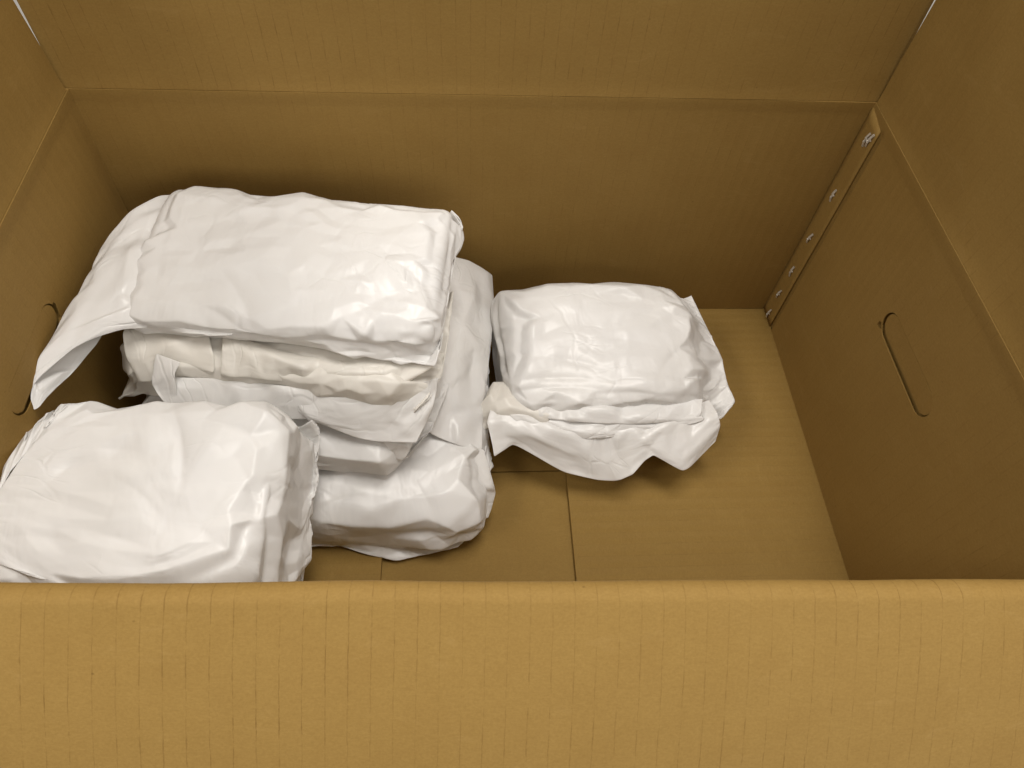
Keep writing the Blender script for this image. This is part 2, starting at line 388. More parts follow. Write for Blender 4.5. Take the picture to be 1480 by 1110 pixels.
# stapled joint tab on the right wall at the back corner
def joint_tab():
    pts = [(.3345, .0006), (.3120, .0006), (.3124, .2190), (.3340, .2236)]
    bm = bmesh.new(); nu, nv = 6, 30
    X = np.zeros((nu, nv, 3))
    for i in range(nu):
        for j in range(nv):
            t = j/(nv-1); s = i/(nu-1)
            a = np.array(pts[0])*(1-t)+np.array(pts[3])*t; b = np.array(pts[1])*(1-t)+np.array(pts[2])*t
            p = a*(1-s)+b*s
            X[i, j] = (WX-.0014-.0004*vnoise(np.array([t*3., s]), 2, 9), p[0], p[1])
    bm.free()
    UV = X[..., 1:].copy()
    me = bake_local(solid(grid_mesh('joint_tab', X, UV), .0014, -1.0))
    o = link('joint_tab', me, CARD, box)
    return o
tab = joint_tab()
def normal_dir(me):
    return sum((p.normal*p.area for p in me.polygons), Vector())
def staple(y, z, ang, parent):
    """clinched staple: crown wire with two curled ends"""
    bm = bmesh.new(); w = .0017; t = .0008; L = .0120
    def bar(p0, p1, wd=w, tk=t):
        p0, p1 = Vector(p0), Vector(p1); d = (p1-p0).normalized(); n = Vector((1, 0, 0)); s = d.cross(n)
        if s.length < 1e-4: s = Vector((0, 1, 0))
        s.normalize(); n = s.cross(d)
        vs = [bm.verts.new(p+s*a*wd/2+n*b*tk) for p in (p0, p1) for a, b in ((-1, 0), (1, 0), (1, 1), (-1, 1))]
        for q in ((0, 1, 2, 3), (7, 6, 5, 4), (0, 4, 5, 1), (1, 5, 6, 2), (2, 6, 7, 3), (3, 7, 4, 0)):
            bm.faces.new([vs[i] for i in q])
    e = Vector((0, math.sin(ang), math.cos(ang)))
    q = Vector((0, math.cos(ang), -math.sin(ang)))
    a, b = e*(-L/2), e*(L/2)
    o = Vector((-.0003, 0, 0))
    bar(a+o, e*(-L*.1)+o+Vector((-.0012, 0, 0))); bar(b+o, e*(L*.1)+o+Vector((-.0012, 0, 0)))
    bar(e*(-L*.16)+o+Vector((-.0012, 0, 0)), e*(-L*.02)+q*.0012+o); bar(e*(L*.16)+o+Vector((-.0012, 0, 0)), e*(L*.02)-q*.0012+o)
    bmesh.ops.recalc_face_normals(bm, faces=bm.faces)
    bm.transform(Matrix.Translation(Vector((WX-.0022, y, z))-BL))
    me = bpy.data.meshes.new('staple'); bm.to_mesh(me); bm.free()
    return link('staple', me, STEEL, parent)
for (y, z) in ((.3215, .008), (.3225, .035), (.322, .066), (.3225, .106), (.323, .152), (.3205, .206), (.3165, .2085)):
    staple(y, z, math.radians(random.uniform(-14, 8)), tab)
# floor the box stands on
def floor():
    bm = bmesh.new(); bmesh.ops.create_grid(bm, x_segments=2, y_segments=2, size=1.5)
    me = bpy.data.meshes.new('floor'); bm.to_mesh(me); bm.free()
    o = link('floor', me, floor_mat()); o.location = (0, .2, -.0125); o['kind'] = 'structure'
floor()

# ------------------------------------------------------------------ film: a small cloth solver on structured grids
def _pass(A, B, L, k, lo=False):
    d = B-A; l = np.sqrt((d*d).sum(-1))+1e-9
    e = (l-L)
    if lo: e = np.minimum(e, 0)
    c = (e/l*(.5*k))[..., None]*d
    return c
class Film:
    def __init__(s, X, ru, rv, wrap):
        s.X = X.astype(np.float64).copy(); s.V = np.zeros_like(s.X); s.ru, s.rv, s.wrap = ru, rv, wrap
        s.pin = None
    def sweep(s, ks=.5, kb=.05):
        X = s.X; nu, nv = X.shape[:2]
        RU, RV = s.RU, s.RV
        for p in (0, 1):                                  # along u
            n = (nu-p)//2
            A = X[p:p+2*n:2]; B = X[p+1:p+2*n:2]; c = _pass(A, B, RU[p:p+2*n:2], 1.0); A += c; B -= c
        def vpair(off, p, L, k, lo=False, du=0):
            if s.wrap:
                i = np.arange(p, nv, 2); j = (i+1) % nv
            else:
                i = np.arange(p, nv-1, 2); j = i+1
            A = X[:, i]; B = X[:, j]; c = _pass(A, B, L[:, i], k, lo); X[:, i] += c; X[:, j] -= c
        for p in (0, 1): vpair(1, p, RV, 1.0)
        # shear
        Ls = np.sqrt(RU**2+RV[:-1]**2)
        for p in (0, 1):
            n = (nu-p)//2
            if n == 0: continue
            for sg in (1, -1):
                A = X[p:p+2*n:2]; Bf = X[p+1:p+2*n:2]; L = Ls[p:p+2*n:2]
                if s.wrap:
                    Br = np.roll(Bf, -sg, 1); c = _pass(A, Br, L, ks); A += c; Bf -= np.roll(c, sg, 1)
                else:
                    if sg == 1: a, b = A[:, :-1], Bf[:, 1:]; l2 = L[:, :-1]
                    else: a, b = A[:, 1:], Bf[:, :-1]; l2 = L[:, 1:]
                    c = _pass(a, b, l2, ks); a += c; b -= c
        # bending
        if kb > 0:
            for st in (2, 4):
                if nu > st+2:
                    A = X[:-st]; B = X[st:]; c = _pass(A, B, RU[0, 0]*st, kb*.5, True); A += c; B = X[st:]; B -= c
                if s.wrap:
                    Br = np.roll(X, -st, 1); c = _pass(X, Br, s.rv*st, kb*.5, True); X += c; X -= np.roll(c, st, 1)
                elif nv > st+2:
                    A = X[:, :-st]; B = X[:, st:]; c = _pass(A, B, s.rv*st, kb*.5, True); A += c; B -= c
    def run(s, steps, collide, g=(0, 0, -1.2e-4), damp=.86, inner=3, ks=.5, kb=.05, force=None, var=.0, seed=0):
        nu, nv = s.X.shape[:2]
        uu, vv = np.meshgrid(np.arange(nu)*s.ru, np.arange(nv)*s.rv, indexing='ij')
        a = 1+.25*var+var*vnoise(np.stack([uu, vv], -1), 24, seed, 2) if var else np.ones((nu, nv))
        b = 1+.25*var+var*vnoise(np.stack([uu+9, vv], -1), 24, seed+1, 2) if var else np.ones((nu, nv))
        s.RU = (s.ru*a)[:-1]; s.RV = s.rv*b
        g = np.array(g)
        for it in range(steps):
            s.V *= damp
            s.V += g
            if force is not None: s.V += force(s.X)
            m = np.sqrt((s.V**2).sum(-1, keepdims=True)); s.V *= np.minimum(1, .004/(m+1e-9))
            old = s.X.copy(); s.X += s.V
            for k in range(inner):
                s.sweep(ks, kb)
                if collide: collide(s.X)
                if s.pin is not None:
                    msk, tgt, kk = s.pin; s.X[msk] += (tgt[msk]-s.X[msk])*kk
            s.V = s.X-old
    def refine(s):
        X = s.X; nu, nv = X.shape[:2]
        Y = np.empty((2*nu-1, nv, 3)); Y[0::2] = X; Y[1::2] = (X[1:]+X[:-1])/2
        if s.wrap:
            Z = np.empty((2*nu-1, 2*nv, 3)); Z[:, 0::2] = Y; Z[:, 1::2] = (Y+np.roll(Y, -1, 1))/2
        else:
            Z = np.empty((2*nu-1, 2*nv-1, 3)); Z[:, 0::2] = Y; Z[:, 1::2] = (Y[:, 1:]+Y[:, :-1])/2
        s.X = Z; s.V = np.zeros_like(Z); s.ru /= 2; s.rv /= 2
    def uv(s, off=0.):
        nu, nv = s.X.shape[:2]
        return np.stack(np.meshgrid(np.arange(nu)*s.ru+off, np.arange(nv)*s.rv, indexing='ij'), -1)

class Core:
    """rounded, slightly crowned and lumpy block of contents that the film lies on (a collision shape, not an object)"""
    def __init__(s, c, h, yaw=0, pitch=0, roll=0, r=.012, crown=.004, lump=.0012, seed=0):
        s.c = np.array(c, float); s.h = np.array(h, float); s.r = min(r, min(h)*.98); s.crown = crown; s.lump = lump; s.seed = seed
        s.M = np.array((Matrix.Rotation(math.radians(yaw), 3, 'Z') @ Matrix.Rotation(math.radians(pitch), 3, 'X') @ Matrix.Rotation(math.radians(roll), 3, 'Y')))
    def loc(s, X): return (X-s.c) @ s.M
    def wor(s, P): return P @ s.M.T + s.c
    def sdf(s, X):
        P = s.loc(X); q = np.abs(P)-(s.h-s.r); sg = np.sign(P)
        qp = np.maximum(q, 0); L = np.sqrt((qp*qp).sum(-1))
        ins = q.max(-1); d = L+np.minimum(ins, 0)-s.r
        n = qp/(L[..., None]+1e-9)
        im = (L < 1e-7); ax = q.argmax(-1); e = np.eye(3)[ax]
        n = np.where(im[..., None], e, n)*sg
        a, b = P[..., 0]/s.h[0], P[..., 1]/s.h[1]
        cr = s.crown*np.clip(1-a*a, 0, 1)*np.clip(1-b*b, 0, 1)*(P[..., 2] > 0)
        if s.lump: cr = cr+s.lump*vnoise(P, 30, s.seed, 1)
        return d-cr, n @ s.M.T
    def push(s, X, t=.0008):
        lo = s.h.max()*1.8
        d, n = s.sdf(X); k = d < t
        X[k] += ((t-d[k])[:, None])*n[k]

def walls(X, zmin=.0012):
    np.clip(X[..., 0], -WX+.0035, WX-.004, out=X[..., 0]); np.clip(X[..., 1], .010, DY-.006, out=X[..., 1]); np.maximum(X[..., 2], zmin, out=X[..., 2])

def tube_bag(core, slack, tl, tr, nu, nv, fin=0.):
    """film tube round a core along its local x; tl/tr: length of the flattened tails"""
    a, b, h = core.h; m = .003
    P = 4*(b+h-.55*core.r)*(1+slack)+2*fin*.8
    Lt = 2*a+tl+tr
    X = np.zeros((nu, nv, 3))
    for i in range(nu):
        x = -a-tl+Lt*i/(nu-1)
        e = max(abs(x)-(a-.004), 0)
        tt = min(e/(1.6*h+.004), 1); tt = tt*tt*(3-2*tt)
        hh = (h+m)*(1-tt)+.0012*tt; bb = (b+m)*(1-tt)+(P/4)*tt
        th = np.linspace(0, 2*np.pi, 400); n = 2/5.; fi = fin*(1-tt)
        y = bb*np.sign(np.cos(th))*np.abs(np.cos(th))**n; z = hh*np.sign(np.sin(th))*np.abs(np.sin(th))**n
        if fi > 0:
            yy = y.copy(); neg = y < 0; y = np.where(neg, y*(bb+fi)/bb, y); k = np.clip((-y-bb+.004)/(fi+.004), 0, 1); z = z*(1-k)+.0008*np.sign(z)*k-.25*fi*k
        arc = np.concatenate([[0], np.cumsum(np.hypot(np.diff(y), np.diff(z)))])
        q = np.linspace(0, arc[-1], nv+1)[:-1]
        X[i, :, 0] = x; X[i, :, 1] = np.interp(q, arc, y); X[i, :, 2] = np.interp(q, arc, z)
    f = Film(core.wor(X), Lt/(nu-1), P/nv, True)
    return f

def finish(name, f, mat, parent, sub=1, loc=None, uvoff=0., thick=.00035):
    X = f.X-np.array(loc)
    me = grid_mesh(name, X, f.uv(uvoff), f.wrap)
    o = link(name, me, mat, parent)
    if thick: md = o.modifiers.new('film', 'SOLIDIFY'); md.thickness = thick; md.offset = 0
    if sub: md = o.modifiers.new('smooth', 'SUBSURF'); md.levels = md.render_levels = sub
    return o
def cr_interp(P, n, axis=0):
    """Catmull-Rom through control points along axis"""
    P = np.moveaxis(np.asarray(P, float), axis, 0); k = len(P)
    E = np.concatenate([[2*P[0]-P[1]], P, [2*P[-1]-P[-2]]])
    t = np.linspace(0, k-1, n); i = np.minimum(t.astype(int), k-2); f = (t-i).reshape(-1, *([1]*(P.ndim-1)))
    p0, p1, p2, p3 = E[i], E[i+1], E[i+2], E[i+3]
    R = .5*(2*p1+(p2-p0)*f+(2*p0-5*p1+4*p2-p3)*f*f+(3*p1-p0-3*p2+p3)*f**3)
    return np.moveaxis(R, 0, axis)
def sheet(ctrl, step=.0022, jit=.0008, seed=0, relax=True, grow=.012, steps=14, soft=.10, coll=None, kb=.06):
    """film sheet through a net of control points, then relaxed so that it buckles into small folds"""
    C = np.array(ctrl, float)
    lu = np.linalg.norm(np.diff(C, axis=0), axis=-1).sum(0).max(); lv = np.linalg.norm(np.diff(C, axis=1), axis=-1).sum(1).max()
    nu = max(6, int(lu/step)); nv = max(6, int(lv/step))
    X = cr_interp(cr_interp(C, nu, 0), nv, 1)
    f = Film(X, lu/(nu-1), lv/(nv-1), False)
    uu, vv = np.meshgrid(np.arange(nu)*f.ru, np.arange(nv)*f.rv, indexing='ij')
    N = np.cross(np.gradient(X, axis=0), np.gradient(X, axis=1)); N /= np.linalg.norm(N, axis=-1, keepdims=True)+1e-12
    X0 = X.copy()
    X = X+N*(jit*vnoise(np.stack([uu, vv], -1), 45, seed, 2))[..., None]
    f.X = X
    if relax:
        # rest lengths of the shaped sheet, slightly grown
        du = np.linalg.norm(np.diff(X0, axis=0), axis=-1); dv = np.linalg.norm(np.diff(X0, axis=1), axis=-1)
        gr = 1+grow*(1+vnoise(np.stack([uu, vv], -1), 24, seed+5, 2))
        ru, rv = f.ru, f.rv
        f.RU = du*gr[:-1]; RV = np.empty((nu, nv)); RV[:, :-1] = dv; RV[:, -1] = dv[:, -1]; f.RV = RV*gr
        for it in range(steps):
            for k in range(3):
                X = f.X
                for p in (0, 1):
                    n = (nu-p)//2; A = X[p:p+2*n:2]; B = X[p+1:p+2*n:2]; c = _pass(A, B, f.RU[p:p+2*n:2], .9); A += c; B -= c
                    i = np.arange(p, nv-1, 2); A = X[:, i]; B = X[:, i+1]; c = _pass(A, B, f.RV[:, i], .9); X[:, i] += c; X[:, i+1] -= c
                # smooth a little = bending
                X[1:-1] += kb*((X[2:]+X[:-2])/2-X[1:-1]); X[:, 1:-1] += kb*((X[:, 2:]+X[:, :-2])/2-X[:, 1:-1])
                if coll: coll(X)
            f.X += (X0-f.X)*soft
    return f

# ------------------------------------------------------------------ the packages
cB = Core((-.121, .2130, .0270), (.121, .110, .0255), yaw=-2, r=.016, crown=.003, lump=.0020, seed=1)
cM2 = Core((-.150, .2190, .0735), (.092, .080, .0160), yaw=-6, r=.010, crown=.003, lump=.0018, seed=2)
cM1 = Core((-.147, .2330, .1150), (.098, .064, .0185), yaw=-8, r=.011, crown=.003, lump=.0016, seed=3)
cT = Core((-.130, .2450, .1520), (.103, .057, .0160), yaw=-6, pitch=5, r=.008, crown=.004, lump=.0020, seed=4)
cF = Core((-.201, .0830, .1060), (.0770, .059, .0470), yaw=-1, pitch=2, r=.007, crown=.004, lump=.0022, seed=5)
cR = Core((.090, .2450, .0440), (.080, .055, .0340), yaw=4, pitch=9, r=.006, crown=.002, lump=.0022, seed=6)
GROUP = 'white plastic packages in the cardboard box'

def poly(px, n, dense=None):
    P = np.array([at(*p) for p in px]); d = np.concatenate([[0], np.cumsum(np.linalg.norm(np.diff(P, axis=0), axis=1))])
    return P, d/d[-1]
def on_line(L, t):
    P, d = L
    return np.stack([np.interp(t, d, P[:, k]) for k in range(3)], -1)

def simulate(core, slack, tl, tr, others, nu=36, nv=56, seed=0, seal=(True, True), var=.05, fin=0., front=None, right=None, left=None,
             tuck=(None, None), cling=1.5e-5, steps=(50, 40, 30), zmin=.0012, kb=(.02, .012, .01), kpin=.3, extra=None):
    """front: photo-measured course of the front fold; right/left: course of the flattened ends, back to front; tuck: ends pulled in at this local height"""
    f = tube_bag(core, slack, tl, tr, nu, nv, fin)
    a = core.h[0]; Lt = 2*a+tl+tr
    up = core.M[:, 2]
    FL = poly(front, 0) if front else None; RL = poly(right, 0) if right else None; LL = poly(left, 0) if left else None
    def pins(X, k):
        nu, nv = X.shape[:2]
        if FL:
            x = -a-tl+Lt*np.arange(nu)/(nu-1); t = (x+a)/(2*a); ok = (t >= 0) & (t <= 1)
            j = nv//2; X[ok, j] += (on_line(FL, t[ok])-X[ok, j])*k
        for L, r in ((RL, -1), (LL, 0)):
            if L:
                j = np.arange(nv); t = np.where(j <= nv//2, j, nv-j)/(nv//2)
                X[r] += (on_line(L, t)-X[r])*k
        for q, r, sx in ((tuck[0], 0, -1), (tuck[1], -1, 1)):
            if q is not None:
                P = core.loc(X[r]); P[..., 0] = sx*(a+.001); P[..., 2] = q; P[..., 1] = np.clip(P[..., 1], -core.h[1]*.9, core.h[1]*.9)
                X[r] += (core.wor(P)-X[r])*k
    def coll(X):
        n = X.shape[1]; j = np.arange(1, n//2); m = n-j
        D = (X[:, j]-X[:, m]) @ up
        k = np.minimum(D-.0008, 0)[..., None]*up*.5
        X[:, j] -= k; X[:, m] += k
        for e, sl in ((0, seal[0]), (-1, seal[1])):
            if sl:
                for r in ((0, 1) if e == 0 else (-1, -2)):
                    A = (X[r, j]+X[r, m])/2; X[r, j] = A+up*.0003; X[r, m] = A-up*.0003
        core.push(X)
        for o in others: o.push(X, .0012)
        pins(X, kpin)
        walls(X, zmin)
    def force(X):
        d, n = core.sdf(X)
        w = np.exp(-np.clip(d, 0, None)/.010)[..., None]
        return -cling*n*w
    X = f.X; X += .0018*np.stack([vnoise(X, 40, seed+q, 2) for q in range(3)], -1)
    for lv, st in enumerate(steps):
        if lv: f.refine(); f.X += .0006/lv*np.stack([vnoise(f.X, 90*lv, seed+20+q, 2) for q in range(3)], -1)
        f.run(st, coll, g=(0, 0, -9e-5), inner=(4, 3, 3)[lv], force=force, var=var, seed=seed, kb=kb[lv])
    return f

def normals(f):
    X = f.X
    du = np.gradient(X, axis=0); dv = (np.roll(X, -1, 1)-np.roll(X, 1, 1))/2 if f.wrap else np.gradient(X, axis=1)
    N = np.cross(du, dv); N /= np.linalg.norm(N, axis=-1, keepdims=True)+1e-12
    return N
from mathutils.geometry import delaunay_2d_cdt
def relax(X, wrap, n, k=.5):
    X = X.copy()
    for _ in range(n):
        Y = X.copy()
        Y[1:-1] += k*.5*((X[2:]+X[:-2])/2-X[1:-1])
        if wrap: Y += k*.5*((np.roll(X, 1, 1)+np.roll(X, -1, 1))/2-X)
        else: Y[:, 1:-1] += k*.5*((X[:, 2:]+X[:, :-2])/2-X[:, 1:-1])
        X = Y
    return X
def facet(f, seed, cell=.022, amp=.0014, stretch=.6, blend=.92, soft=(1, 8), edge=.008, core=None, keep=.0004):
    """film memory: the smooth sheet becomes flat facets that meet in creases, some crisp and some soft"""
    r = np.random.default_rng(seed); X = f.X; nu, nv = X.shape[:2]; N = normals(f)
    Lu, Lv = (nu-1)*f.ru, (nv if f.wrap else nv-1)*f.rv
    pts = []; tries = int(8*Lu*Lv/cell**2)
    C = np.empty((0, 2))
    Q = r.random((tries, 2))*[Lu, Lv]; DN = cell*(.55+.9*(vnoise(Q+seed, 17, seed, 1)*.5+.5))
    for p, dens in zip(Q, DN):                               # blue-noise corners, density varies
        if len(C):
            d = C-p
            if f.wrap: d[:, 1] -= Lv*np.round(d[:, 1]/Lv)
            d[:, 0] *= stretch
            if (d*d).sum(1).min() < dens**2*.62: continue
        C = np.vstack([C, p])
    def border(n, fn):
        t = np.sort(np.concatenate([[0, 1], r.random(max(n-1, 1))])); return np.array([fn(q) for q in t])
    B = [border(int(Lv/edge*.6), lambda q: (0, q*Lv)), border(int(Lv/edge*.6), lambda q: (Lu, q*Lv))]
    if f.wrap: B = [b[:-1] for b in B]
    else: B += [border(int(Lu/edge*.6), lambda q: (q*Lu, 0))[1:-1], border(int(Lu/edge*.6), lambda q: (q*Lu, Lv))[1:-1]]
    nb = sum(len(b) for b in B)
    C = np.vstack([C]+B); n0 = len(C)
    iu = np.clip(C[:, 0]/f.ru, 0, nu-1); iv = C[:, 1]/f.rv
    a, b = np.round(iu).astype(int), np.round(iv).astype(int)
    b = b % nv if f.wrap else np.clip(b, 0, nv-1)
    amps = amp*r.normal(size=n0)*(.5+r.random(n0)); amps[n0-nb:] *= .25
    V = X[a, b]+N[a, b]*amps[:, None]
    G = C.copy(); ids = np.arange(n0)
    if f.wrap:
        G = np.vstack([C, C+[0, Lv], C-[0, Lv]]); ids = np.tile(ids, 3)
        k = (G[:, 1] > -.35*Lv) & (G[:, 1] < 1.35*Lv); G = G[k]; ids = ids[k]
    res = delaunay_2d_cdt([Vector((p[0]*stretch, p[1])) for p in G], [], [], 0, 1e-6)
    orig = res[3]; P2 = np.array([(v[0]/stretch, v[1]) for v in res[0]])
    F = np.full((nu, nv, 3), np.nan)
    for tri in res[2]:
        p = P2[list(tri)]; q = V[[ids[orig[t][0]] for t in tri]]
        u0, u1 = int(np.ceil(p[:, 0].min()/f.ru-1e-6)), int(np.floor(p[:, 0].max()/f.ru+1e-6))
        v0, v1 = int(np.ceil(p[:, 1].min()/f.rv-1e-6)), int(np.floor(p[:, 1].max()/f.rv+1e-6))
        u0, u1, v0, v1 = max(u0, 0), min(u1, nu-1), max(v0, 0), min(v1, nv-1)
        if u1 < u0 or v1 < v0: continue
        gu, gv = np.meshgrid(np.arange(u0, u1+1)*f.ru, np.arange(v0, v1+1)*f.rv, indexing='ij')
        T = np.array([[p[1, 0]-p[0, 0], p[2, 0]-p[0, 0]], [p[1, 1]-p[0, 1], p[2, 1]-p[0, 1]]]); dt = np.linalg.det(T)
        if abs(dt) < 1e-12: continue
        Ti = np.linalg.inv(T); l1 = Ti[0, 0]*(gu-p[0, 0])+Ti[0, 1]*(gv-p[0, 1]); l2 = Ti[1, 0]*(gu-p[0, 0])+Ti[1, 1]*(gv-p[0, 1]); l0 = 1-l1-l2
        k = (l0 > -1e-6) & (l1 > -1e-6) & (l2 > -1e-6)
        val = l0[..., None]*q[0]+l1[..., None]*q[1]+l2[..., None]*q[2]
        sub = F[u0:u1+1, v0:v1+1]; sub[k] = val[k]
    bad = np.isnan(F[..., 0]); F[bad] = X[bad]
    Fc = relax(F, f.wrap, soft[0]); Fs = relax(F, f.wrap, soft[1])
    uu, vv = np.meshgrid(np.arange(nu)*f.ru, np.arange(nv)*f.rv, indexing='ij')
    m = np.clip(vnoise(np.stack([uu, vv], -1), 22, seed+9, 1)*2.2+.45, 0, 1)[..., None]
    Y = Fc*m+Fs*(1-m)
    f.X = X*(1-blend)+Y*blend
    if core is not None: core.push(f.X, keep); f.X = relax(f.X, f.wrap, 2)
    return f
def crumple(f, seed=0, n=90, amp=.10, soft=.0006, wmin=.0009, wmax=.005, lmin=.006, lmax=.030, marks=(), focus=None, flip=1):
    """sharp-crested folds in the film: n scattered ones, more towards the rims, and the listed ones (pixel a, pixel b, z, width, height)"""
    r = np.random.default_rng(seed); X = f.X; N = normals(f)*flip
    Pf = X.reshape(-1, 3); Nf = N.reshape(-1, 3)
    D = np.zeros(len(Pf))
    up = np.clip(Nf[:, 2], -.2, 1)
    edge = 1-np.clip((Nf[:, 2]-.55)/.4, 0, 1)*.72
    wgt = np.where(Nf[:, 2] > -.25, edge, 0.02); wgt /= wgt.sum()
    ids = r.choice(len(Pf), n, p=wgt)
    R = []
    for i in ids:
        nn = Nf[i]; t = r.normal(size=3); t -= nn*(t@nn); t /= np.linalg.norm(t)
        w = wmin*(wmax/wmin)**r.random(); L = lmin+(lmax-lmin)*r.random()**1.6
        R.append((Pf[i], t, nn, L, w, amp*w*(.4+1.3*r.random()**2)*(1 if r.random() < .7 else -1), r.uniform(.5, 2.0)))
    for (a, b, z, w, h) in marks:
        A, B = at(a[0], a[1], z), at(b[0], b[1], z); m = (A+B)/2; t = (B-A); L = np.linalg.norm(t); t /= L
        i = ((Pf-m)**2).sum(1)-1e9*0; i = np.argmin(((Pf-m)**2).sum(1)); nn = Nf[i]; t = t-nn*(t@nn); t /= np.linalg.norm(t)
        R.append((Pf[i], t, nn, L*.55, w, h*1.9, 1.6))
    for p, t, nn, L, w, h, asym in R:
        d = Pf-p; s = d@t; k = np.abs(s) < 2.2*L
        d = d[k]; s = s[k]; q = np.cross(nn, t); e = d@q; dn = d@nn
        s2 = s/L; bend = .12*L*s2*s2*(1 if asym > 1.2 else -1); e = e-bend
        wd = np.where(e > 0, w*asym, w)*(1+.35*s2)
        prof = np.exp(-np.sqrt((e/np.maximum(wd, .0008))**2+.03))
        D[k] += h*prof*np.exp(-s2**2*1.5)*np.exp(-(dn/.012)**2)
    D += soft*(1.2*vnoise(Pf, 15, seed+2, 1)+vnoise(Pf, 30, seed+3, 2))+.35*soft*(.5-np.abs(vnoise(Pf, 55, seed+4, 1)))*2
    f.X = X+(D[:, None]*Nf).reshape(X.shape)
    return f

def package(label, core, f, mat=FILM, part='wrapping', sub=0):
    loc = (core.c[0], core.c[1], max(core.c[2]-core.h[2], 0))
    e = empty('plastic_package', label, 'package', loc, GROUP)
    o = finish(part, f, mat, e, sub, loc, uvoff=core.c[0]+core.c[2]*3)
    return e, loc
import time as _t
_t0 = _t.time()
# bottom package of the stack
fB = simulate(cB, .06, .012, .030, [], 44, 72, seed=10, kpin=.25,
              front=[(240, 830, .004), (440, 806, .004), (560, 796, .004), (620, 780, .005), (665, 758, .008)],
              right=[(700, 420, .052), (712, 430, .054), (713, 450, .056), (704, 510, .060), (698, 560, .060), (704, 620, .042), (712, 668, .030), (707, 700, .024), (713, 722, .016), (704, 748, .010)])
fB.refine(); fB.X = relax(fB.X, True, 2)
facet(fB, 201, .024, .0022, core=cB); facet(fB, 251, .008, .0007, blend=.9, soft=(1, 4))
crumple(fB, 101, 190, 0.3, marks=[((560, 790), (655, 715), .03, .003, .0012), ((470, 735), (520, 720), .045, .003, .0010), ((640, 640), (700, 700), .05, .004, -.0012), ((600, 690), (640, 780), .04, .004, .0008), ((660, 660), (690, 740), .04, .003, .0012)])
eB, lB = package('wide bottom package of the left stack with a crimped ragged right end', cB, fB)
fM2 = simulate(cM2, .05, .012, .012, [cB], 36, 60, seed=20, right=[(662, 470, .077), (650, 560, .076), (625, 620, .076), (592, 652, .074)], zmin=.004)
fM2.refine(); fM2.X = relax(fM2.X, True, 2)
facet(fM2, 202, .020, .0016, core=cM2); facet(fM2, 252, .008, .0007, blend=.9, soft=(1, 4))
crumple(fM2, 102, 120, 0.28)
eM2, lM2 = package('thin white package lying directly on the bottom one of the left stack', cM2, fM2)
fM1 = simulate(cM1, .06, .020, .014, [cB, cM2], 36, 60, seed=30, right=[(655, 420, .125), (650, 480, .120), (640, 540, .117), (620, 574, .115), (600, 592, .112)])
fM1.refine(); fM1.X = relax(fM1.X, True, 2)
facet(fM1, 203, .020, .0016, core=cM1); facet(fM1, 253, .008, .0007, blend=.9, soft=(1, 4))
crumple(fM1, 103, 120, 0.28)
eM1, lM1 = package('folded package with painted-in warm shade just under the topmost one of the left stack', cM1, fM1, FILM_BOUNCE)
fT = simulate(cT, .06, .014, .014, [cM1], 40, 64, seed=40, tuck=(-.004, None), right=[(652, 300, .162), (673, 322, .157), (677, 340, .153), (656, 374, .150), (648, 430, .149), (640, 480, .147), (628, 531, .143)], fin=.014, kpin=.4,
              front=[(172, 474, .158), (250, 476, .158), (325, 482, .157), (360, 506, .153), (400, 520, .150), (480, 530, .147), (560, 533, .145), (622, 532, .142)])
fT.refine(); fT.X = relax(fT.X, True, 2)
facet(fT, 204, .034, .0012, core=cT); facet(fT, 254, .008, .0007, blend=.9, soft=(1, 4), core=cT, keep=-.0028)
crumple(fT, 104, 110, 0.24, marks=[((245, 405), (335, 400), .170, .006, .0010), ((335, 400), (365, 470), .168, .007, .0014), ((520, 440), (640, 400), .168, .006, .0012), ((430, 385), (560, 420), .172, .010, .0010),
        ((560, 440), (520, 500), .165, .006, -.0009), ((250, 330), (420, 300), .174, .010, .0008), ((420, 505), (500, 495), .157, .003, .0010), ((560, 510), (620, 480), .158, .004, .0010), ((595, 300), (640, 380), .170, .007, -.0012), ((300, 440), (345, 480), .164, .004, .0010)])
eT, lT = package('large topmost package of the left stack with loose film hanging towards the left wall', cT, fT)
fF = simulate(cF, .05, .003, .030, [cB, cM2], 36, 72, seed=50, kpin=.3, left=[(100, 600, .146), (62, 640, .149), (10, 700, .151), (-50, 770, .152), (-105, 838, .152)],
              right=[(452, 606, .118), (461, 616, .112), (464, 640, .104), (457, 665, .098), (461, 690, .092), (454, 715, .088), (447, 745, .084), (452, 770, .079), (438, 800, .076), (436, 838, .072)])
fF.refine(); fF.X = relax(fF.X, True, 2)
facet(fF, 205, .026, .0019, core=cF); facet(fF, 255, .008, .0007, blend=.9, soft=(1, 4), core=cF, keep=-.006)
crumple(fF, 105, 120, 0.28, marks=[((70, 705), (130, 660), .150, .004, .0010), ((150, 650), (205, 655), .152, .004, .0011), ((262, 600), (268, 720), .154, .004, .0012), ((150, 665), (250, 730), .152, .009, -.0010),
        ((360, 690), (385, 790), .145, .005, .0011), ((380, 590), (420, 700), .145, .006, -.0010), ((330, 620), (400, 660), .150, .006, .0010), ((190, 700), (250, 765), .152, .005, .0009), ((20, 775), (140, 790), .148, .006, .0010), ((160, 780), (230, 800), .146, .004, .0010), ((20, 720), (200, 740), .150, .010, .0008), ((310, 830), (390, 800), .140, .005, .0010)])
eF, lF = package('puffy package in the near left corner with a crimped seam down its right side', cF, fF)
